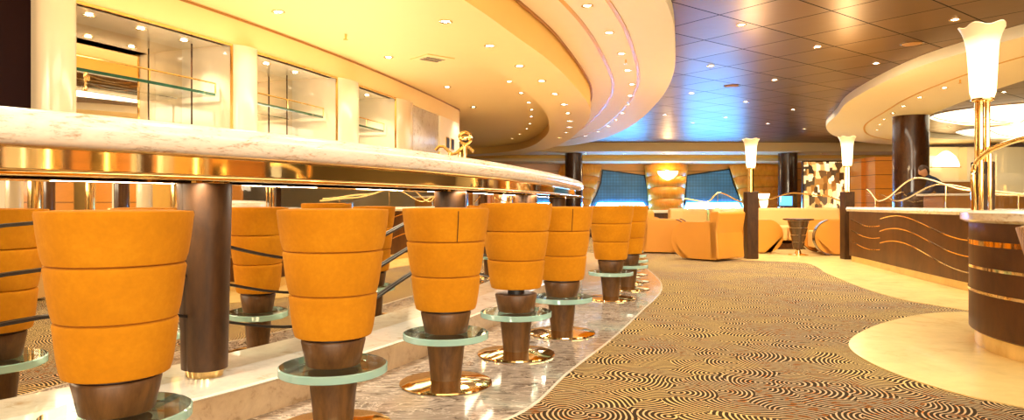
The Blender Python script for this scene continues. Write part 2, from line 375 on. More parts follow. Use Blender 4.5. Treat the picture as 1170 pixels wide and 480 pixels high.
# right hand ring
Ro = spline([(7.6,3.2),(6.6,5.4),(6.04,7.6),(5.84,8.74),(5.8,9.9),(6.10,11.7),(6.5,13.3),(7.1,14.9),(8.1,17.6),(9.9,20.4),(12.5,22.4),(17,23.3),(21.9,23.3)], 9)
Ri = spline([(9.8,3.2),(8.4,6.2),(7.95,8.6),(8.1,10.8),(8.6,13.0),(9.15,14.9),(9.9,16.9),(11.2,19.0),(13.3,20.6),(17,21.2),(21.9,21.3)], 11)
ro, ri = resample(Ro, N), resample(Ri, N)
m = MB(); m.ribbon(v3(ro, ZR), v3(ri, ZR)); m.ribbon(v3(ro, ZD-.002), v3(ro, ZR), True); m.ribbon(v3(ri, ZR), v3(ri, ZD-.002), True); struct(m.build('ceiling', M['cream']))
g = lerpc(ro, ri, .45); m = MB(); m.sweep(g, [(-.02, ZR-.006), (.02, ZR-.006), (.02, ZR), (-.02, ZR)]); struct(m.build('trim_5', M['gold']))
# far stepped cornice and far wall
m = MB(); m.box(-10, 22, 23.4, 25.2, 2.62, 3.02); struct(m.build('trim_6', M['tan']))
m = MB(); m.box(-10, 22, 25.2, 27.0, 2.40, 3.02); struct(m.build('trim_7', M['tan']))
m = MB(); m.box(-10, 22, 25.14, 25.2, 2.50, 2.615); struct(m.build('trim_8', M['yellowdeep']))
struct(MB().box(-10, 22, 27.0, 27.2, 0, 3.0).build('wall_far', M['orange']))
struct(MB().box(21.9, 22.1, -9.2, 27.2, 0, 3.0).build('wall_right', M['cream']))
struct(MB().box(-10.1, -9.9, -9.2, 27.2, 0, 3.0).build('wall_left', M['cream']))
struct(MB().box(-10, 22, -9.2, -9.0, 0, 3.0).build('wall_back', M['cream']))
# ================================================================ downlights
def make_downlight():
    t = empty('downlight')
    MB().lathe([(.036, -.002), (.060, -.002), (.060, -.009), (.052, -.012), (.038, -.006)], 20, cap=False).build('trim_ring', M['chrome'], t)
    MB().lathe([(.0, -.004), (.036, -.004)], 16, cap=False).build('bulb', M['bulb'], t)
    return t
dl0 = make_downlight(); dl_used = []
sp = bpy.data.lights.new('downlight_lamp', 'SPOT'); sp.energy = SPOT_W; sp.spot_size = math.radians(115); sp.spot_blend = .7; sp.shadow_soft_size = .04; sp.color = (1, .86, .64)
ORD = 'first second third fourth fifth sixth seventh eighth ninth tenth eleventh twelfth thirteenth fourteenth fifteenth'.split()
def downlights(pts, label, group, lamp_every=1, sc=1.0):
    for i, p in enumerate(pts):
        if not dl_used: t = dl0; dl_used.append(1)
        else: t = copy_tree(dl0)
        t.location = p; t.scale = (sc, sc, sc); tag(t, label+', '+ORD[i]+' from near end', 'ceiling light', group)
        if lamp_every and i % lamp_every == 0:
            o = bpy.data.objects.new('downlight_lamp', sp); C.objects.link(o); o.location = (p[0], p[1], p[2]-.03)
Z = lambda L, z: [onz(x, y, z) for x, y in L]
downlights(Z([(671,6),(696,37),(710,61),(717,80),(722,96),(720,109),(717,119),(711,129),(704,137),(695,144),(684,150),(669,155)], ZR),
           'downlight between the gold lines of the cream ceiling ring', 'downlights on the cream ceiling ring')
downlights(Z([(509,24),(559.5,52),(593.6,75),(619,92),(634,107),(644,119),(649,129),(651,138),(650.6,145),(647,151),(639,157)], ZS),
           'recessed downlight along the lowered rim of the yellow bar ceiling', 'downlights on the yellow rim')
downlights(Z([(582,93),(595.5,106),(604,117),(607.5,125),(607,133),(605.6,141),(602,147),(594,153),(585,158)], ZI),
           'small downlight in the arc inside the recessed yellow bar ceiling', 'arc of lights in the recess', 0, .8)
downlights(Z([(318,13),(444,65),(511,99),(541,122)], ZI), 'recessed downlight on the yellow ceiling near the back bar cabinets', 'downlights above the back bar')
downlights(Z([(847,28),(934,53),(812,75),(885,91),(1001,72),(790,106),(852,116),(906,125),(829,134),(877,141),(919,147),(1091,22),(792,140),(760,131)], ZD),
           'recessed downlight in the brown tiled ceiling', 'downlights in the brown tiles')
downlights(Z([(1079,100),(1051,111),(1032,121),(1020,129),(1010,136),(1005,142),(1002,148)], ZR), 'recessed downlight on the right hand cream ceiling curve', 'downlights on the right hand curve')
downlights(Z([(1147,105),(1084,144.5)], ZD), 'recessed downlight beside the glowing ceiling lenses', 'downlights beside the ceiling lenses', 0)
downlights([(x, 24.3, 2.62) for x in (1.2, 2.6, 4.0, 5.4, 6.8, 8.2, 9.6, 11.0)], 'tiny downlight under the stepped far cornice', 'downlights under the far cornice', 0)
downlights([(x, 26.2, 2.40) for x in (1.6, 3.3, 4.9, 6.9, 8.6, 10.3, 12.0)], 'tiny downlight grazing the orange far wall', 'downlights by the far wall', 3)
# the rows go on towards and behind the camera
rows_near = [('cream ring', [tuple(p)+(ZR,) for p in lerpc(yc, oc, .45) if p[1] < 5.9][::5]), ('yellow rim', [tuple(p)+(ZS,) for p in lerpc(rc, yc, .55) if p[1] < 5.0][::5])]
for nm, pts in rows_near: downlights(pts, 'downlight of the '+nm+' above the view', 'near downlights of the '+nm)
def ceiling_disc(p, lab):
    t = empty('ceiling_speaker', p); MB().lathe([(.0, -.012), (.10, -.012), (.12, -.001)], 28).build('grille', M['brownwall'], t); MB().lathe([(.12, -.001), (.135, -.006), (.14, -.001)], 28, cap=False).build('rim', M['darkwood'], t)
    tag(t, lab, 'ceiling speaker')
ceiling_disc(onz(836, 98, ZD-.001), 'round dark grille in the brown tiles near the blue reflection')
ceiling_disc(onz(1042, 50, ZD-.001), 'round dark grille in the brown tiles left of the big lamp')
# vent in the yellow ceiling, sprinklers
t = empty('ceiling_vent', onz(494, 67, ZI), .7); tag(t, 'square air vent with dark slats in the yellow ceiling', 'air vent')
MB().box(-.2, .2, -.2, .2, -.012, 0).build('frame', M['yellow'], t)
for k in range(3): MB().box(-.13, .13, -.09+.07*k, -.05+.07*k, -.016, -.012).build('slat', M['darkwood'], t)
for px, py, z, lab in ((395, 44, ZI, 'small ceiling sprinkler in the yellow ceiling left of the vent'), (715, 71, ZR, 'small sprinkler hanging from the cream ring between two downlights'),
                       (1097, 94, ZR, 'small sprinkler hanging from the right hand cream curve')):
    t = empty('sprinkler', onz(px, py-5 if py < 60 else py-3, z)); tag(t, lab, 'sprinkler')
    MB().lathe([(.012, -.05), (.012, 0)], 12).build('stem', M['brass'], t); MB().lathe([(.0, -.062), (.026, -.06), (.026, -.055), (.0, -.05)], 14).build('deflector', M['brass'], t)
# ================================================================ back bar wall
def wp(y): return Vector((W_x(y), y))
def wn(y): s = 2.43/y; l = math.hypot(1, s); return Vector((-1/l, s/l))      # away from the bar
ZN = 2.34
def wallseg(y0, y1, d=0, n=10): return [wp(y0+(y1-y0)*i/n)+wn(y0+(y1-y0)*i/n)*d for i in range(n+1)]
yA, yB = wpx(40), wpx(86)
m = MB(); m.ribbon(v3(wallseg(2.6, yA, .05), 0), v3(wallseg(2.6, yA, .05), ZI), True); struct(m.build('wall_bar', M['maroon']))
# fascia above all niches
fs = wallseg(yB-.4, 12.9, 0, 50)
_e = fs[-1]; _h = math.atan(2.43/12.9)
for i in range(14): _h -= .16; _e = _e+Vector((math.sin(_h), math.cos(_h)))*.14; fs.append(_e)
m = MB(); m.sweep(fs, [(0, ZN), (0, ZI), (-.12, ZI), (-.12, ZN)]); struct(m.build('wall_bar', M['yellow']))
m = MB(); m.sweep(fs, [(.006, ZI-.03), (.006, ZI-.008), (0, ZI-.008), (0, ZI-.03)]); struct(m.build('trim_9', M['brownwall']))  # brown strip standing in for the shadow gap below the ceiling
niches = [(86, 265, .62), (292, 385, .62), (408, 452, .62)]
# pilasters of cream lacquer, gently rounded
def pilaster(pa, pb, label):
    ya, yb = wpx(pa), wpx(pb); c = (wp(ya)+wp(yb))/2; w = (wp(yb)-wp(ya)).length/2; ang = math.atan2((wp(yb)-wp(ya)).y, (wp(yb)-wp(ya)).x)
    pts = []
    for i in range(13):
        a = PI*i/12; pts.append((w*math.cos(a), -.09*math.sin(a)))
    pts += [(-w, .25), (w, .25)]
    o = MB(); o.prism(pts, 0, ZN)
    for i in range(len(o.sm)):
        if i >= 2 and i < 2+12: o.sm[i] = True
    ob = o.build('wall_pilaster', M['lacquer'], None, (c.x, c.y, 0), ang); struct(ob)
pilaster(40, 86, 'cream lacquered pilaster beside the dark maroon panel')
pilaster(265, 292, 'cream pilaster between the two largest mirrored niches')
pilaster(385, 408, 'cream pilaster between the second and third niche from the left')
pilaster(452, 470, 'cream pilaster beside the grey marble wall panel')
lab = ['widest mirrored niche', 'middle mirrored niche', 'narrowest mirrored niche']
for k, (pa, pb, dep) in enumerate(niches):
    ya, yb = wpx(pa), wpx(pb); zb = .95
    front = wallseg(ya, yb, 0); back = wallseg(ya, yb, dep)
    t = struct(empty('wall_niche', (0, 0, 0)))
    m = MB(); m.ribbon(v3(back, zb), v3(back, ZN), True); m.build('back_mirror', M['mirror'], t)
    m = MB(); m.ribbon(v3([front[0], back[0]], zb), v3([front[0], back[0]], ZN)); m.build('side_panel', M['lacquer'], t)
    m = MB(); m.ribbon(v3([front[-1], back[-1]], zb), v3([front[-1], back[-1]], ZN)); m.build('side_panel', M['lacquer'], t)
    m = MB(); m.ribbon(v3(front, ZN), v3(back, ZN)); m.build('top_panel', M['lacquer'], t)
    m = MB(); m.ribbon(v3(front, zb), v3(back, zb)); m.ribbon(v3(front, 0), v3(front, zb)); m.build('base_cabinet', M['lacquer'], t)
    m = MB(); f2 = offset([(p.x, p.y) for p in front], -.0)
    m.sweep(f2, [(.012, ZN-.02), (.012, ZN), (-.01, ZN), (-.01, ZN-.02)]); m.build('head_trim', M['brass'], t)
    for q in (front[-1],):
        MB().box(-.012, .012, -.012, .012, zb, ZN).build('edge_trim', M['brass'], t, (q.x, q.y, 0))
    if k < 2:
        q = ((-3.04, 6.48), (-2.66, 8.07))[k]; MB().box(-.006, .006, -.006, .006, zb, ZN).build('reflected_edge', M['darkwood'], t, (*q, 0))  # thin dark bar drawn for a corner reflected in the mirror
    zsh = 1.85; fr = wallseg(ya, yb-.04, .16); bk = wallseg(ya, yb-.04, dep-.02)
    s = MB(); s.ribbon(v3(fr, zsh), v3(bk, zsh)); s.ribbon(v3(fr, zsh+.026), v3(bk, zsh+.026)); s.cur = 1
    s.ribbon(v3(fr, zsh), v3(fr, zsh+.026)); s.add([(*fr[-1], zsh), (*bk[-1], zsh), (*bk[-1], zsh+.026), (*fr[-1], zsh+.026)], [[0, 1, 2, 3]])
    sh = s.build('glass_shelf', [M['glass'], M['shelfrim']]); tag(sh, 'green edged glass shelf with a brass gallery rail in the '+lab[k], 'glass shelf', 'glass shelves of the back bar')
    r = MB(); r.tube([(p.x, p.y, zsh+.12) for p in fr], .008, 8)
    for q in (fr[0], fr[5], fr[-1]): r.tube([(q.x, q.y, zsh+.026), (q.x, q.y, zsh+.12)], .007, 8)
    r.build('gallery_rail', M['brass'], sh)
    c2 = [wp(ya+(yb-ya)*u)+wn(yb)*dep*.45 for u in ((.2, .5, .8) if k == 0 else (.35, .7))]
    downlights([(p.x, p.y, ZN-.002) for p in c2], 'small spotlight in the top of the '+lab[k], 'spotlights in the '+lab[k], 1, .8)
m = MB(); g = wallseg(wpx(470), wpx(503), .03); m.ribbon(v3(g, 0), v3(g, ZN), True); struct(m.build('wall_bar', M['grey']))
g = [p for p in fs if p.y > wpx(503)-.05 or fs.index(p) > 50]; m = MB(); m.sweep(g, [(0, 0), (0, ZN), (-.1, ZN), (-.1, 0)]); struct(m.build('wall_bar', M['cream']))
for px in (511, 516.5):
    y = wpx(px); p = wp(y); a = math.atan2(1, 2.43/y)
    t = empty('wall_slot', (p.x, p.y, 1.82), a); MB().box(-.075, .075, -.02, .0, 0, .17).build('dark_inset', M['black'], t); MB().box(-.09, .09, -.012, 0, -.015, .185).build('frame', M['brass'], t)
    tag(t, ('left' if px < 512 else 'right')+' of the two narrow dark slots at the end of the back bar wall', 'wall vent')
# ================================================================ the bar
bar = empty('bar_counter'); tag(bar, 'long curved bar with thick pale marble top and mirrored front', 'bar counter')
ez = [(p.x, p.y) for p in E]
prof = [(0.0+.055*math.cos(a)-.055, 1.045+.055*math.sin(a)) for a in [PI/2-PI*i/12 for i in range(13)]]
m = MB(); m.sweep(ez, [(-.75, 1.10)]+prof+[(-.75, .99)]); m.build('marble_top', M['counter'], bar)
m = MB(); m.sweep(ez, [(-.10, .915), (-.10, .99), (-.13, .99), (-.13, .915)]); m.build('brass_apron', M['brassmirror'], bar)
m = MB(); m.sweep(ez, [(-.02, .905), (-.02, .918), (-.14, .918), (-.14, .905)]); m.build('apron_ledge', M['brass'], bar)
m = MB(); m.tube([(p[0], p[1], .912) for p in offset(ez, -.02)], .011, 10); m.build('brass_rail', M['brass'], bar)
m = MB(); m.sweep(ez, [(-.30, .14), (-.30, .99), (-.33, .99), (-.33, .14)]); m.build('mirror_front', M['mirror'], bar)
m = MB(); m.sweep(ez, [(-.045, .0), (-.045, .126), (-.33, .126), (-.33, .0)], False); m.build('plinth', M['stepface'], bar)
m = MB(); m.sweep(ez, [(-.035, .126), (-.025, .133), (-.035, .14), (-.33, .14), (-.33, .126)], False); m.build('plinth_top', M['step'], bar)
for k in range(12, 128, 8):                # unseen light strips under the brass ledge, added to brighten the step
    q = offset(ez, -.20)[k]; q2 = offset(ez, -.20)[k+1]
    l = bpy.data.lights.new('step_fill', 'AREA'); l.shape = 'RECTANGLE'; l.size = .45; l.size_y = .03; l.energy = 3.2; l.color = (1, .88, .68)
    o = bpy.data.objects.new('step_fill', l); C.objects.link(o); o.location = (q[0], q[1], .90); o.rotation_euler = (0, 0, math.atan2(q2[1]-q[1], q2[0]-q[0]))
mp = offset(ez, -.296); L = [0]
for a, b in zip(mp, mp[1:]): L.append(L[-1]+math.hypot(b[0]-a[0], b[1]-a[1]))
i0 = min(range(len(mp)), key=lambda i: abs(mp[i][0]/mp[i][1]+.75) if mp[i][1] > 0 else 9)
for zc in (.66, .505, .35):
    m = MB(); pts = []
    nn = normals(mp)
    for i in range(len(mp)):
        z = zc+.10*math.cos(2*PI*(L[i]-L[i0]-.15)/2.3); p = Vector(mp[i]); w = .0055
        pts.append([(p.x+nn[i][0]*o, p.y+nn[i][1]*o, z+dz) for o, dz in ((0, -w), (.012, -w), (.012, w), (0, w))])
    vs = [q for r in pts for q in r]; fsx = [[j*4+i, j*4+(i+1) % 4, (j+1)*4+(i+1) % 4, (j+1)*4+i] for j in range(len(pts)-1) for i in range(4)]
    m.add(vs, fsx, False); m.build('wave_band', M['black'], bar)
mi2 = offset(ez, -.285)
def arcidx(s): return min(range(len(mp)), key=lambda i: abs(L[i]-s))
ip = min(range(len(mi2)), key=lambda i: abs(mi2[i][0]/max(mi2[i][1], .1)-(238-CX)/F))
s = L[ip]
first = None
while s < L[-1]-2:
    p = mi2[arcidx(s)]; e = None; P0 = (p[0], p[1], .14)
    e = MB().lathe([(.078, .03), (.094, .76)], 28).build('pillar', M['pillarwood'], bar, P0)
    MB().lathe([(.060, 0), (.066, .03)], 24).build('foot', M['brass'], e)
    c = MB(); c.lathe([(.060, .76), (.060, .79)], 20)
    for k in range(26):
        a = 2*PI*k/26; x, y = .084*math.cos(a), .084*math.sin(a); c.box(-.004, .004, -.010, .010, .76, .775+.02, a, (x, y))
    c.build('fluted_collar', M['brass'], e)
    first = 1; s += 1.95
# ================================================================ bar stools
def make_stool():
    t = empty('bar_stool')
    MB().lathe([(.205, 0), (.210, .004), (.208, .010), (.17, .017), (.11, .021), (.08, .026)], 48).build('base_plate', M['brass'], t)
    MB().lathe([(.070, .024), (.070, .03), (.088, .208)], 36).build('pedestal', M['wood'], t)
    g = MB(); g.lathe([(.0, .206), (.188, .206)], 56, cap=False); g.lathe([(.188, .236), (.0, .236)], 56, cap=False); g.cur = 1
    g.lathe([(.188, .206), (.193, .209), (.193, .233), (.188, .236)], 56, cap=False); g.build('glass_footrest', [M['glass'], M['greenrim']], t)
    MB().lathe([(.094, .237), (.097, .242), (.114, .325), (.110, .332)], 36).build('collar', M['wood'], t)
    return t
def tier(z0, z1, r0, r1, top=False):
    pr = [(r0-.006, z0), (r0-.001, z0+.003), (r0+.001, z0+.010)]
    for i in range(1, 6):
        u = i/6; pr.append((r0+(r1-r0)*u+.001+.002*math.sin(PI*u), z0+(z1-z0)*u))
    pr += [(r1+.001, z1-.010), (r1-.001, z1-.003), (r1-.006, z1)]
    if top: pr = pr[:-1]+[(r1-.012, z1+.001), (r1-.05, z1+.004), (0, z1+.005)]
    m = MB(); m.lathe(pr, 56, cap=not top)
    if top: m.f.append(list(range(56))[::-1]); m.mi.append(0); m.sm.append(False)
    return m
def stool_body(t, dz=0, seam=None):
    MB().lathe([(.045, .328), (.045, .36+dz)], 20).build('swivel_neck', M['black'], t)
    if dz < .01: MB().lathe([(.100, .333), (.100, .3435)], 32).build('swivel_plate', M['black'], t)
    tier(.342+dz, .494+dz, .136, .155).build('upholstery_tier', M['velvet'], t)
    tier(.496+dz, .648+dz, .155, .176).build('upholstery_tier', M['velvet'], t)
    tier(.650+dz, .795+dz, .176, .196, True).build('seat', M['velvet'], t)
    MB().tube([(.192*math.cos(2*PI*i/48), .192*math.sin(2*PI*i/48), .792+dz) for i in range(49)], .004, 6).build('piping', M['velvet'], t)
    if seam is None: return
    m = MB(); m.tube([(r*math.cos(seam), r*math.sin(seam), z+dz) for r, z in ((.1765, .652), (.1808, .67), (.188, .71), (.1945, .75), (.1975, .785))], .0022, 6); m.build('back_seam', M['darkwood'], t)
st = make_stool(); stool_body(st)
st2 = copy_tree(st)
st3 = make_stool(); stool_body(st3, 0, -1.2)
sts = [(-1.11, 1.92, 0, 'nearest orange velvet bar stool at the left end of the row'),
 (-.647, 2.475, 1.2, 'second orange velvet bar stool, right of the wood pillar'),
 (-.30, 3.10, 0, 'third orange velvet bar stool, its brass base fully in view on marble'),
 (.022, 3.70, .9, 'fourth orange velvet bar stool, raised slightly higher on a thin black neck'),
 (.314, 4.30, -.1, 'fifth orange velvet bar stool, last before the gap in the row'),
 (.85, 5.87, 2.4, 'sixth orange velvet bar stool, first one beyond the gap in the row'),
 (1.11, 6.55, 2, 'orange velvet bar stool just behind the first one beyond the gap'),
 (1.24, 7.2, 2, 'orange velvet bar stool third beyond the gap, mostly hidden'),
 (1.36, 7.9, 2, 'orange velvet bar stool fourth beyond the gap, mostly hidden'),
 (1.46, 8.6, 2, 'orange velvet bar stool farthest along the row, almost hidden')]
for i, (x, y, a, labl) in enumerate(sts):
    if i == 0: o = st
    elif i == 1: o = st2
    elif i == 3:
        o = make_stool(); stool_body(o, .022)
    elif i == 2: o = st3
    elif i == 4: o = copy_tree(st3)
    else: o = copy_tree(st)
    o.location = (x, y, .004); o.rotation_euler.z = a; tag(o, labl, 'bar stool', 'orange bar stools along the bar')
# brass tap ornament on the bar
t = empty('beer_tap', at(530, 180, 6.6)); t.location.z = 1.10; t.location.x = -.44; t.location.y = 6.4
tag(t, 'ornate brass drinks tap with a round medallion on the bar top', 'drinks tap')
t.scale = (.8, .8, .8)
MB().lathe([(.07, 0), (.075, .015), (.03, .03), (.022, .32), (.03, .34)], 24).build('column', M['brass'], t)
m = MB(); m.tube([(.07*math.cos(2*PI*i/24), 0, .42+.07*math.sin(2*PI*i/24)) for i in range(25)], .018, 8); m.build('medallion_ring', M['brass'], t)
MB().lathe([(0, -.03), (.05, -.02), (.055, 0), (.05, .02), (0, .03)], 20, z=.42).build('medallion', M['brass'], t)
m = MB(); m.tube([(-.35+.05*i, 0, .28+.05*math.sin(i*1.1)) for i in range(10)], .018, 8); m.build('spout_arm', M['brass'], t)
for k in range(3): MB().lathe([(.012, 0), (.02, .05), (.01, .09)], 12, c=(-.3+.12*k, -.03), z=.17).build('tap_handle', M['brass'], t)
# ================================================================ torch lamps
def torch(loc, label, post, sc=1.0, group='torch lamps on dark posts', light=LAMP_W, pz=1.0, sz=1.40, w=.07):
    t = empty('torch_lamp', loc); tag(t, label, 'lamp', group)
    if post: bevel(MB().box(-w, w, -w, w, post, pz).build('post', M['pillarwood'], t), .006)
    m = MB()
    for k in range(5):
        a = 2*PI*k/5; m.tube([(.028*math.cos(a), .028*math.sin(a), pz), (.028*math.cos(a), .028*math.sin(a), sz)], .014, 8)
    m.build('pole', M['brass'], t)
    m = MB(); m.tube([(.052*math.cos(2*PI*i/20), .052*math.sin(2*PI*i/20), sz+.004) for i in range(21)], .009, 8); m.build('gallery_ring', M['brass'], t)
    n = 48; vs = []; rings = [(.035, .0), (.062, .012), (.074, .05), (.078, .12), (.082, .2), (.088, .3), (.096, .36), (.112, .41), (.132, .45), (.126, .455)]
    for r, z in rings:
        for i in range(n):
            a = 2*PI*i/n; f = max(0, (z-.25)/.2); rr = r*.90*(1+.06*f*math.cos(5*a)); vs.append((rr*math.cos(a), rr*math.sin(a), z*.97+.009*f*math.cos(5*a)*(z > .4)))
    m = MB(); m.add(vs, [[j*n+i, j*n+(i+1) % n, (j+1)*n+(i+1) % n, (j+1)*n+i] for j in range(len(rings)-1) for i in range(n)], True)
    s = m.build('lamp_shade', M['shade'], t, (0, 0, sz))
    l = bpy.data.lights.new('torch_light', 'POINT'); l.energy = light; l.color = (1, .74, .40); l.shadow_soft_size = .06
    o = bpy.data.objects.new('torch_light', l); C.objects.link(o); o.location = (loc[0], loc[1], loc[2]+sz+.52)
    return t
# ================================================================ divider wall on the right
div = empty('divider_wall'); tag(div, 'low dark wood divider with wavy gold inlays and marble cap curving to the far lamp post', 'divider wall')
D1 = resample(spline([(4.80,9.72),(4.70,9.0),(4.55,8.2),(4.39,7.3),(4.24,6.35),(4.12,5.4),(4.12,4.5)], 8), 60)
d1 = [(p.x, p.y) for p in D1]          # travels toward the camera; right of travel = -X = room side
m = MB(); m.sweep(d1, [(0, .085), (0, .715), (-.36, .715), (-.36, .085)], False); m.build('panel', M['panel'], div)
m = MB(); m.sweep(d1, [(-.03, .0), (-.03, .085), (-.33, .085), (-.33, 0)], False); m.build('plinth', M['stone'], div)
m = MB(); m.sweep(d1, [(.035, .715), (.045, .745), (.035, .775), (-.40, .775), (-.40, .715)], False); m.build('marble_cap', M['counter'], div)
LD = [0]
for a, b in zip(d1, d1[1:]): LD.append(LD[-1]+math.hypot(b[0]-a[0], b[1]-a[1]))
def wave_strip(path, Ls, zf, s0, s1, mat, par, name='gold_inlay', w=.0055, o=.003):
    nn = normals(path); rows = []
    for i, p in enumerate(path):
        if s0 <= Ls[i] <= s1:
            z = zf(Ls[i]); rows.append([(p[0]+nn[i][0]*q, p[1]+nn[i][1]*q, z+dz) for q, dz in ((-.001, -w), (o, -w), (o, w), (-.001, w))])
    m = MB(); m.add([q for r in rows for q in r], [[j*4+i, j*4+(i+1) % 4, (j+1)*4+(i+1) % 4, (j+1)*4+i] for j in range(len(rows)-1) for i in range(4)]); return m.build(name, mat, par)
for k in range(3):
    wave_strip(d1, LD, lambda s, k=k: .56-.15*k+.075*math.cos(2*PI*(s-2.15)/2.9)-.03*(s-2), .05 if k < 2 else .05, 1.25, M['chrome'], div)
    wave_strip(d1, LD, lambda s, k=k: .58-.15*k+.10*math.cos(2*PI*(s-1.75)/3.4)-.0*(s-2), 1.1, 4.3, M['chrome'], div)
drum = empty('curved_counter', (3.59, 3.57, 0)); tag(drum, 'rounded dark wood counter end with gold bands and a marble top at the right edge', 'counter')
MB().lathe([(.985, .09), (1.0, .10), (1.0, .715)], 96).build('panel', M['panel'], drum)
MB().lathe([(.97, 0), (.97, .09)], 96).build('plinth', M['stone'], drum)
MB().lathe([(1.02, .715), (1.045, .73), (1.045, .77), (1.02, .783)], 96).build('marble_top', M['counter'], drum)
for z, w in ((.60, .014), (.46, .008), (.325, .008)):
    MB().lathe([(1.001, -w), (1.005, -w), (1.005, w), (1.001, w)], 96, z=z, cap=False).build('gold_band', M['brass'], drum)
m = MB(); a = math.radians(180+27); m.box(-.003, .003, -.012, .012, .17, .21, a, (1.004*math.cos(a), 1.004*math.sin(a))); m.build('keyhole_plate', M['chrome'], drum)
# glass balustrades with brass rails
def balustrade(path, zf, z0, label, posts, name='glass_railing', r=.009, vr=.006):
    t = empty(name); tag(t, label, 'railing'); Lp = [0]
    for a, b in zip(path, path[1:]): Lp.append(Lp[-1]+(Vector(b)-Vector(a)).length)
    zs = [zf(s/Lp[-1]) for s in Lp]
    m = MB(); m.tube([(p[0], p[1], z) for p, z in zip(path, zs)], r, 10); m.build('brass_rail', M['brass'], t)
    m = MB(); m.ribbon(v3(path, z0), [(p[0], p[1], z) for p, z in zip(path, zs)]); m.build('glass_panel', M['clear'], t)
    for u in posts:
        i = min(range(len(Lp)), key=lambda i: abs(Lp[i]/Lp[-1]-u)); m = MB(); m.tube([(path[i][0], path[i][1], z0), (path[i][0], path[i][1], zs[i])], vr, 8); m.build('post', M['brass'], t)
    return t
def keys(K):
    def f(u):
        for (a, za), (b, zb) in zip(K, K[1:]):
            if u <= b: w = (u-a)/(b-a); w = w*w*(3-2*w); return za+(zb-za)*w
        return K[-1][1]
    return f
bp = resample([Vector(p) for p in offset(d1, -.18)], 70)
balustrade(bp[2:58], keys([(0, 1.02), (.1, .86), (.40, 1.12), (.72, .95), (1, .885)]), .775, 'wavy brass rail over glass on the low divider wall', (.08, .9))
balustrade(resample([Vector(p) for p in offset(d1, -.34)], 70)[2:58], keys([(0, .95), (.15, .86), (.45, 1.04), (.8, .90), (1, .86)]), .775, 'second fainter wavy rail behind the first on the divider wall', (.5,))
cpath = [(3.59+.88*math.cos(a), 3.57+.88*math.sin(a)) for a in [math.radians(155-2.5*i) for i in range(48)]]
t = empty('glass_railing'); tag(t, 'tall brass tube arch with glass rising on the rounded counter end', 'railing')
q0 = Vector((2.80, 3.93)); arch = []
for (px, py, Y) in ((1113, 240, 3.95), (1112, 215, 3.95), (1112, 196, 3.95), (1115, 187, 3.95), (1123, 178, 3.9), (1135, 170, 3.85), (1150, 164, 3.78), (1170, 158, 3.7), (1200, 152, 3.6), (1240, 149, 3.5)):
    arch.append(at(px, py, Y))
arch = spline([tuple(p) for p in arch], 5)
m = MB(); m.tube(arch, .014, 10); m.build('arch_tube', M['brass'], t)
m = MB(); m.tube([at(1121, 240, 3.9), at(1121, 184, 3.9)], .012, 10); m.tube([at(1131, 240, 3.85), at(1131, 176, 3.85)], .010, 10); m.build('post', M['brass'], t)
m = MB(); m.ribbon([(p.x, p.y, .785) for p in arch[8:]], [tuple(p) for p in arch[8:]]); m.build('glass_panel', M['clear'], t)
torch((2.80, 4.06, 0), 'large glowing glass torch lamp nearest the camera on the rounded counter', .785, w=.045, pz=1.07, sz=1.435, light=LAMP_W*.6)
torch((3.57, 10.2, 0), 'glowing torch lamp on the dark square post beside the tan armchair', .004, sz=1.345, w=.085)
torch((4.96, 10.1, 0), 'glowing torch lamp at the far left end of the low divider wall', .004, sz=1.37, w=.075)
# marble ledge cushion-like rise at the right edge
m = MB(); m.lathe([(.62, .784), (.62, .83), (.58, .85), (0, .86)], 60, c=(3.75, 3.50)); o = m.build('raised_ledge', M['counter'], drum, (-3.59, -3.57, 0))
# wicker chair at the right edge
t = empty('wicker_chair', (2.24, 2.72, .005), 1.2); tag(t, 'woven wicker chair with a rounded back just entering at the right edge', 'chair')
t.location = (2.13, 2.38, .0)
n = 40; prof2 = []
m = MB()
pts = []
for i in range(n+1):
    a = PI*i/n; pts.append((.27*math.cos(a), .27*math.sin(a)))
m.ribbon([(x*.8, y*.8, .40) for x, y in pts], [(x*1.12, y*1.12, .40+.335*math.sin(PI*i/n)**.5) for i, (x, y) in enumerate(pts)], True)
o = m.build('woven_back', M['wicker'], t); o.modifiers.new('s', 'SOLIDIFY').thickness = .03
MB().lathe([(.20, .38), (.22, .41), (.21, .45), (0, .46)], 36).build('seat', M['wicker'], t)
for sx in (-1, 1):
    for sy in (-1, 1): m = MB(); m.tube([(.12*sx, .12*sy, 0), (.13*sx, .13*sy, .38)], .016, 8); m.build('leg', M['darkwood'], t)
# ================================================================ columns
def column(px, Y, wpx_, top, label, mat='darkwood'):
    r = wpx_/2*Y/F; t = empty('round_column', ((px-CX)/F*Y, Y, 0)); tag(t, label, 'column')
    MB().lathe([(r, .12), (r, top)], 48).build('shaft', M[mat], t); MB().lathe([(r*1.06, 0.004), (r*1.06, .12)], 48).build('base_ring', M['brass'], t)
column(1040.5, 15.2, 37, ZR, 'big dark glossy round column behind the low divider wall')
column(655.5, 24.3, 20, 2.62, 'dark round column behind the far tip of the bar')
column(900, 24.3, 21, 2.62, 'dark round column behind the cream sofa')
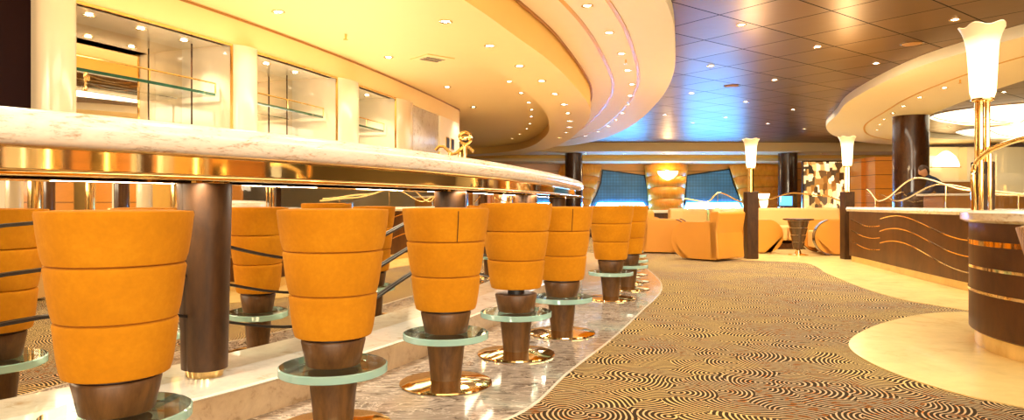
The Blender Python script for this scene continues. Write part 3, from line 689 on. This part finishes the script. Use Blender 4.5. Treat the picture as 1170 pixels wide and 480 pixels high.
# ================================================================ seating
def darm(x, mat, rim, par, edge=True):
    """D shaped arm: rounded front; chair looks along +Y"""
    n = 18; out = [(-.36, .02), (.20, .02)]
    for i in range(n+1):
        a = -PI/2+PI*i/n*.93; out.append((.14+.26*math.cos(a), .29+.27*math.sin(a)))
    out += [(-.36, .56)]
    m = MB(); k = len(out)
    m.add([(x-.05, y, z) for y, z in out]+[(x+.05, y, z) for y, z in out], [list(range(k)), list(range(k, 2*k))[::-1]]+[[i, k+i, k+(i+1) % k, (i+1) % k] for i in range(k)])
    o = m.build('arm', mat, par); bevel(o, .012)
    if not edge: return o
    e = MB(); path = out[2:-1]; 
    e.add([(x+s, y+ (y-.14)*f*.1, z+(z-.29)*f*.1) for (s, f) in ((-.054, 0), (.054, 0)) for y, z in path]+[(x+s, y+(y-.14)*.04, z+(z-.29)*.04) for s in (-.056, .056) for y, z in path],
          [[i, i+1, len(path)*2+i+1, len(path)*2+i] for i in range(len(path)-1)]+[[len(path)+i, len(path)*3+i, len(path)*3+i+1, len(path)+i+1] for i in range(len(path)-1)]
          +[[len(path)*2+i, len(path)*2+i+1, len(path)*3+i+1, len(path)*3+i] for i in range(len(path)-1)], True)
    e.build('wood_edge', rim, o); return o
def armchair(loc, rz, label, name='armchair', w=.34, mat='leather', back=.71, edge=True):
    t = empty(name, loc, rz); tag(t, label, 'armchair', 'tub armchairs')
    darm(-w, M[mat], M['darkwood'], t, edge); darm(w, M[mat], M['darkwood'], t, edge)
    bevel(MB().box(-w+.05, w-.05, -.30, .30, .10, .38).build('seat', M[mat if mat != 'leather' else 'creamleather'], t), .03, 3)
    m = MB(); w2 = w+.05
    prof = [(-.40, .03), (-.37, .40), (-.42, back-.03), (-.39, back), (-.28, back), (-.25, back-.04), (-.24, .40), (-.27, .03)]
    k = len(prof); m.add([(-w2, y, z) for y, z in prof]+[(w2, y, z) for y, z in prof], [list(range(k))[::-1], list(range(k, 2*k))]+[[i, (i+1) % k, k+(i+1) % k, k+i] for i in range(k)])
    bevel(m.build('backrest', M[mat], t), .02, 3)
    return t
armchair((2.91, 10.15, .004), .72, w=.30, label= 'tan leather tub armchair seen from behind, left of the torch lamp post', edge=False)
armchair((2.62, 11.6, .004), -1.9, 'tan armchair with dark curved wood arms facing the tub chair seen from behind')
armchair((2.74, 14.4, .0), -1.55, 'tan leather armchair in profile just behind the far bar stools', w=.36)
armchair((4.06, 11.6, .004), -PI/2, 'tan armchair partly hidden behind the torch lamp post', edge=False)
armchair((5.23, 11.15, .004), PI/2-.1, 'tan armchair with dark wood edge beside the divider wall')
armchair((2.45, .45, .006), 1.9, 'tan armchair outside the frame mirrored in the bar front', mat='creamleather')
def sofa(x0, x1, y, label, loc_z=.004, top=.745):
    t = empty('sofa', ((x0+x1)/2, y, loc_z)); w = (x1-x0)/2; tag(t, label, 'sofa')
    bevel(MB().box(-w, w, -.12, .12, .10, top-.004).build('backrest', M['creamleather'], t), .05, 4)
    n = max(1, round(w*2/1.0))
    for k in range(n):
        a = -w+2*w*k/n; b = -w+2*w*(k+1)/n; bevel(MB().box(a+.005, b-.005, -.70, -.13, .16, .42).build('seat_cushion', M['creamleather'], t), .04, 3)
    MB().box(-w+.05, w-.05, -.62, .08, 0, .10).build('base', M['darkwood'], t); return t
sofa(3.75, 6.15, 12.9, 'long cream leather sofa behind the small tiered table')
sofa(3.35, 4.15, 14.6, 'short cream sofa behind the tub armchair', top=.72)
sofa(1.7, 3.2, 17.5, 'low cream sofa under the far window by the bar tip', top=.70)
t = empty('tiered_table', (4.55, 10.85, .004)); tag(t, 'small dark tiered pedestal table between two tan armchairs', 'table')
MB().lathe([(.20, .555), (.235, .56), (.235, .58), (.2, .585)], 40).build('table_top', M['darkwood'], t)
for k in range(4):
    r = .165-.022*k; MB().lathe([(r-.03, .55-.115*(k+1)+.006), (r, .55-.115*k)], 32).build('tier', M['darkwood'], t)
MB().lathe([(.15, 0), (.15, .012), (.05, .03), (.03, .098)], 32).build('base', M['brass'], t)
t = empty('console_table', (4.55, 19.5, .004)); tag(t, 'low pale topped console in front of the orange window column', 'console table')
bevel(MB().box(-1.0, .9, -.25, .25, .56, .64).build('top', M['counter'], t), .01)
MB().box(-.9, .8, -.2, .2, 0, .56).build('cabinet', M['darkwood'], t)
# rail behind the sofa
rp = [at(px, 233, 13.3).xy for px in range(780, 966, 4)]
def zr(L): return lambda u: keys([((a-780)/184, H+(HY-b)*13.3/F) for a, b in L])(u)
balustrade([Vector(p) for p in rp], zr([(780, 227), (808, 231), (821, 220), (850, 231), (875, 228), (905, 220.5), (942, 223.5), (964, 230)]), .006, 'thin wavy brass rail running behind the cream sofa', (.22, .6, .95), r=.014)
t = empty('table_lamp', (5.20, 14.1, .0)); tag(t, 'small glowing vase shaped lamp beyond the brass rail', 'lamp')
MB().lathe([(.10, 0), (.10, .03), (.02, .05), (.02, .70), (.08, .72)], 20).build('stand', M['brass'], t)
MB().lathe([(.05, .73), (.075, .80), (.085, .90), (.12, 1.03)], 24, cap=False).build('lamp_shade', M['sconce'], t)
t = empty('monitor', at(897.5, 236, 16)); t.location.z = .75; tag(t, 'small blue lit screen beyond the sofa', 'monitor')
bevel(MB().box(-.17, .17, -.02, .02, .0, .27).build('housing', M['black'], t), .005); MB().box(-.15, .15, -.024, -.02, .03, .25).build('screen', M['screenblue'], t)
MB().box(-.05, .05, -.04, .04, -.75, 0).build('stand', M['black'], t)
# ================================================================ far wall: windows, curved wood, sconce
def quad_prism(pts, y0, y1, name, mat, par=None):
    n = len(pts); P0 = [at(px, py, y0) for px, py in pts]; m = MB()
    m.add([(p.x, y0, p.z) for p in P0]+[(p.x, y1, p.z) for p in P0], [list(range(n)), list(range(n, 2*n))[::-1]]+[[i, n+i, n+(i+1) % n, (i+1) % n] for i in range(n)])
    return m.build(name, mat, par)
wins = [([(688, 193.5), (738, 200), (741, 215), (744, 239), (671, 239), (680, 224), (686, 208)], (683, 739), 0),
        ([(783, 200), (834, 192.5), (838, 208), (844, 223), (852, 239), (780, 239)], (785, 848), 1)]
for pts, (bx0, bx1), k in wins:
    t = empty('window_%d' % (k+1)); t['kind'] = 'structure'
    quad_prism(pts, 26.93, 26.99, 'window_frame', M['black'], t)
    cx = sum(p[0] for p in pts)/len(pts); ins = [(cx+(x-cx)*.93, 217+(y-217)*.93) for x, y in pts]
    quad_prism(ins, 26.90, 26.925, 'window_screen', M['mesh'], t)
    quad_prism([(bx0, 231.8), (bx1-4, 231.8), (bx1, 238.5), (bx0-3, 238.5)], 26.86, 26.895, 'window_glass', M['daylight'], t)
# orange column between windows: half round, seamed
def seamed(pxa, pxb, pxa2, pxb2, y, zt, label, bulge=.25, n=20):
    t = empty('wood_clad_column'); tag(t, label, 'column'); rows = 5; top = at(0, zt, y).z
    for k in range(rows):
        z0 = top*k/rows+.012; z1 = top*(k+1)/rows-.0; m = MB(); A = []; B = []
        for (z, arr) in ((z0, A), (z1, B)):
            u = z/top; xa = (pxa2+(pxa-pxa2)*u-CX)/F*y; xb = (pxb2+(pxb-pxb2)*u-CX)/F*y
            for i in range(n+1):
                a = PI*i/n; arr.append(((xa+xb)/2-(xb-xa)/2*math.cos(a), y-bulge*math.sin(a), z+.10*(math.sin(a)) - .0))
        m.ribbon(A, B, True); o = m.build('wood_panel', M['orangeplain'], t); o.modifiers.new('s', 'SOLIDIFY').thickness = .02
M['orangeplain'] = wood('orange_veneer', (.62, .18, .010), (.88, .33, .03), .2, .5)
seamed(736, 786, 744, 778, 26.75, 190, 'orange wood clad column with curved seams between the two windows', .45)
seamed(640, 688, 620, 668, 26.7, 190, 'orange wood panel left of the first window', .15)
seamed(833, 893, 856, 893, 26.7, 190, 'orange curved wood panel right of the second window', .2)
t = empty('wall_sconce', at(763, 200, 26.1)); tag(t, 'glowing half bowl sconce on the orange column', 'wall lamp')
MB().lathe([(.05, -.20), (.22, -.12), (.36, .02), (.40, .14)], 32, sy=.5, cap=False).build('glass_bowl', M['sconce'], t)
MB().lathe([(.40, .14), (.42, .15), (.42, .17), (.40, .16)], 32, sy=.5, cap=False).build('rim', M['brass'], t)
l = bpy.data.lights.new('sconce_light', 'POINT'); l.energy = 22; l.color = (1, .7, .35); l.shadow_soft_size = .1
o = bpy.data.objects.new('sconce_light', l); C.objects.link(o); o.location = at(763, 194, 25.8)
# orange corner walls and mosaic further right
def block(pa, pb, y, yb, pt, name, mat, label=None, cat=None, z0=0.0):
    a = at(pa, pt, y); b = at(pb, pt, y); o = MB().box(a.x, b.x, y, yb, z0, a.z).build(name, mat)
    if label: tag(o, label, cat)
    else: struct(o)
    return o
block(893, 919, 24.9, 25.1, 186, 'wall_lounge', M['orange'])
t = empty('mosaic_panel'); tag(t, 'backlit mosaic wall of amber and grey glass pieces', 'mosaic panel')
a = at(920, 185, 22.3); b = at(981, 240, 22.3); MB().box(a.x, b.x, 22.3, 22.4, .0, a.z).build('tiles', M['mosaic'], t); MB().box(a.x-.05, b.x+.05, 22.4, 22.46, .0, a.z+.05).build('backing', M['darkwood'], t)
block(984, 1000, 21, 22, 181, 'wall_lounge', M['orange'])
block(1000, 1024, 20.4, 21, 179, 'wall_lounge', M['orange'])
# the bright room behind the divider on the right
block(1056, 1075, 21.5, 22, 178, 'wall_lounge', M['cream'])
block(1062, 1105, 22.0, 22.4, 168, 'wall_lounge', M['cream'])
block(1105, 1230, 21.6, 22.4, 168, 'wall_lounge', M['cream'])
t = empty('serving_cabinet', at(1090, 240, 20)); t.location.z = .004; tag(t, 'brown serving cabinet with a bright top beyond the person', 'cabinet')
bevel(MB().box(-.75, .5, -.3, .3, 0, 1.45).build('cabinet_body', M['brownwall'], t), .01); bevel(MB().box(-.8, .55, -.35, .35, 1.45, 1.50).build('top', M['cream'], t), .01)
t = empty('wall_sconce', at(1081, 186, 21.2)); tag(t, 'bright fan shaped wall light above the brown cabinet', 'wall lamp')
MB().lathe([(.42, -.12), (.40, 0), (.30, .2), (.12, .34), (.0, .38)], 28, sy=.3, cap=False).build('glass_fan', M['sconce'], t); MB().box(-.44, .44, -.05, .1, -.15, -.12).build('bracket', M['brass'], t)
t = empty('buffet_counter', (7.85, 12.4, .004)); tag(t, 'pale buffet counter with glassware beyond the divider wall', 'counter')
bevel(MB().box(-.2, 1.5, -.3, .3, 0, .96).build('cabinet', M['brownwall'], t), .01); bevel(MB().box(-.3, 1.6, -.36, .36, .96, 1.0).build('top', M['counter'], t), .008)
# person leaning over the buffet
def person(loc, rz):
    t = empty('person', loc, rz); tag(t, 'person in dark navy clothes leaning forward over a counter beyond the divider', 'person')
    J = [(0,0,.92,.12,.10),(0,.10,1.08,.13,.10),(0,.24,1.26,.15,.10),(0,.33,1.36,.06,.055),(0,.38,1.41,.05,.05),
         (-.09,0,.88,.08,.08),(-.10,.02,.48,.055,.06),(-.10,-.04,.08,.038,.04),(-.10,.10,.03,.035,.025),
         (.09,0,.88,.08,.08),(.10,.02,.48,.055,.06),(.10,-.04,.08,.038,.04),(.10,.10,.03,.035,.025),
         (-.18,.28,1.30,.055,.055),(-.24,.36,1.06,.042,.042),(-.16,.56,1.05,.03,.032),(-.15,.62,1.045,.034,.018),
         (.18,.28,1.30,.055,.055),(.24,.36,1.06,.042,.042),(.16,.56,1.05,.03,.032),(.15,.62,1.045,.034,.018)]
    Ed = [(0,1),(1,2),(2,3),(3,4),(0,5),(5,6),(6,7),(7,8),(0,9),(9,10),(10,11),(11,12),(2,13),(13,14),(14,15),(15,16),(2,17),(17,18),(18,19),(19,20)]
    V = [j[:3] for j in J]; R = [j[3:] for j in J]
    for hs in (-1, 1):
        base = 16 if hs < 0 else 20; x0, y0, z0 = V[base]
        for k in range(4):
            i = len(V); V += [(x0+(k-1.5)*.019, y0+.05, z0-.004), (x0+(k-1.5)*.021, y0+.085-.006*abs(k-1.4), z0-.022)]; R += [(.009, .009), (.007, .007)]; Ed += [(base, i), (i, i+1)]
        i = len(V); V += [(x0-hs*.045, y0+.01, z0-.005), (x0-hs*.055, y0+.045, z0-.015)]; R += [(.011, .011), (.008, .008)]; Ed += [(base, i), (i, i+1)]
    me = bpy.data.meshes.new('body'); me.from_pydata(V, Ed, []); me.materials.append(M['navy'])
    o = bpy.data.objects.new('body', me); C.objects.link(o); o.parent = t
    sk = o.modifiers.new('skin', 'SKIN'); sk.use_smooth_shade = True
    sv = me.skin_vertices[0].data if me.skin_vertices else None
    if sv is None: return t
    for i, r in enumerate(R): sv[i].radius = r
    sv[0].use_root = True
    o.modifiers.new('sub', 'SUBSURF').levels = 1
    # head
    hm = MB(); n = 20; vs = []; rows = 12
    for j in range(rows+1):
        a = PI*j/rows
        for i in range(n):
            b = 2*PI*i/n; x = .075*math.sin(a)*math.cos(b); y = .092*math.sin(a)*math.sin(b); z = .115*math.cos(a)
            if z < 0: x *= 1-.25*(-z/.115); 
            if y > .05 and abs(x) < .02 and -.03 < z < .02: y += .016
            vs.append((x, y, z))
    hm.add(vs, [[j*n+i, (j+1)*n+i, (j+1)*n+(i+1) % n, j*n+(i+1) % n] for j in range(rows) for i in range(n)], True)
    h = hm.build('head', M['skin'], t, (0, .44, 1.50)); h.rotation_euler = (-.5, 0, 0)
    hr = MB(); hr.add([(x*1.1, y*1.08-.012, z*1.08+.004) for x, y, z in vs], [f for f in hm.f if sum(vs[q][2] for q in f)/4 > .035 or sum(vs[q][1] for q in f)/4 < -.02], True)
    hh = hr.build('hair', M['hair'], t, (0, .44, 1.50)); hh.rotation_euler = (-.5, 0, 0)
    for sx in (-1, 1):
        e = MB(); e.lathe([(0, -.012), (.016, -.006), (.018, .006), (0, .014)], 10, sx=.4); q = e.build('ear', M['skin'], h, (.076*sx, 0, 0))
    return t
person((9.0, 14.1, .004), 1.25)
# ================================================================ ceiling lenses (chandeliers) in the right hand recess
for (c, rx, ry, labl) in (((11.6, 15.6), 1.75, 1.75, 'upper of the two glowing white ceiling lenses on the right'), ((14.7, 19.2), 2.0, 1.5, 'lower of the two glowing white ceiling lenses on the right')):
    t = empty('ceiling_lens', (c[0], c[1], ZD)); tag(t, labl, 'ceiling light')
    MB().lathe([(1.0, -.02), (.92, -.08), (.7, -.17), (.4, -.23), (0, -.25)], 64, sx=rx, sy=ry, cap=False).build('glass_lens', M['lens'], t)
    MB().lathe([(1.0, 0), (1.0, -.02), (.985, -.03)], 64, sx=rx, sy=ry, cap=False).build('rim', M['brass'], t)
    for k in range(8):
        a = 2*PI*k/8+.2; m = MB(); m.tube([(rx*r*math.cos(a+.25*r), ry*r*math.sin(a+.25*r), z-.008) for r, z in ((.99, -.03), (.92, -.08), (.7, -.17), (.4, -.23), (.1, -.25))], .010, 6); m.build('rib', M['brass'], t)

# ================================================================ things invented behind the camera, added for stripes reflected in the bar front
for i, (x, y) in enumerate([(4.6, .1), (5.3, 1.5), (6.2, -.9), (7.0, .5), (5.4, -1.3), (7.8, 1.7), (6.6, 2.5), (8.8, -1.0), (9.2, 2.6), (8.4, -3.0)]):
    t = empty('reflection_column', (x, y, 0)); r = .13+.03*(i % 3); mt = ('brass', 'darkwood', 'lacquer')[i % 3]
    MB().lathe([(r, .1), (r, ZD)], 32).build('shaft', M[mt], t); MB().lathe([(r*1.2, .004), (r*1.2, .1)], 32).build('base', M['brass'], t)
    tag(t, ('polished brass', 'dark wood', 'cream lacquered')[i % 3]+' column added behind the view for the mirrored bar, '+ORD[i]+' of its row', 'column', 'columns added behind the view')
sofa(9.3, 10.9, .6, 'cream sofa added behind the view for the mirrored bar front')

struct(MB().box(12, 12.2, -9, 5, 0, ZD).build('wall_lounge', M['orange']))
for k in range(9): struct(MB().box(11.96, 12, -8.2+1.4*k, -7.6+1.4*k, .3, 2.6).build('trim_%d' % (10+k), M[('cream', 'gold', 'brass')[k % 3]]))
torch((4.5, -1.9, 0), 'torch lamp added behind the view for glow in the mirrored bar front', .004, sz=1.37, w=.075)
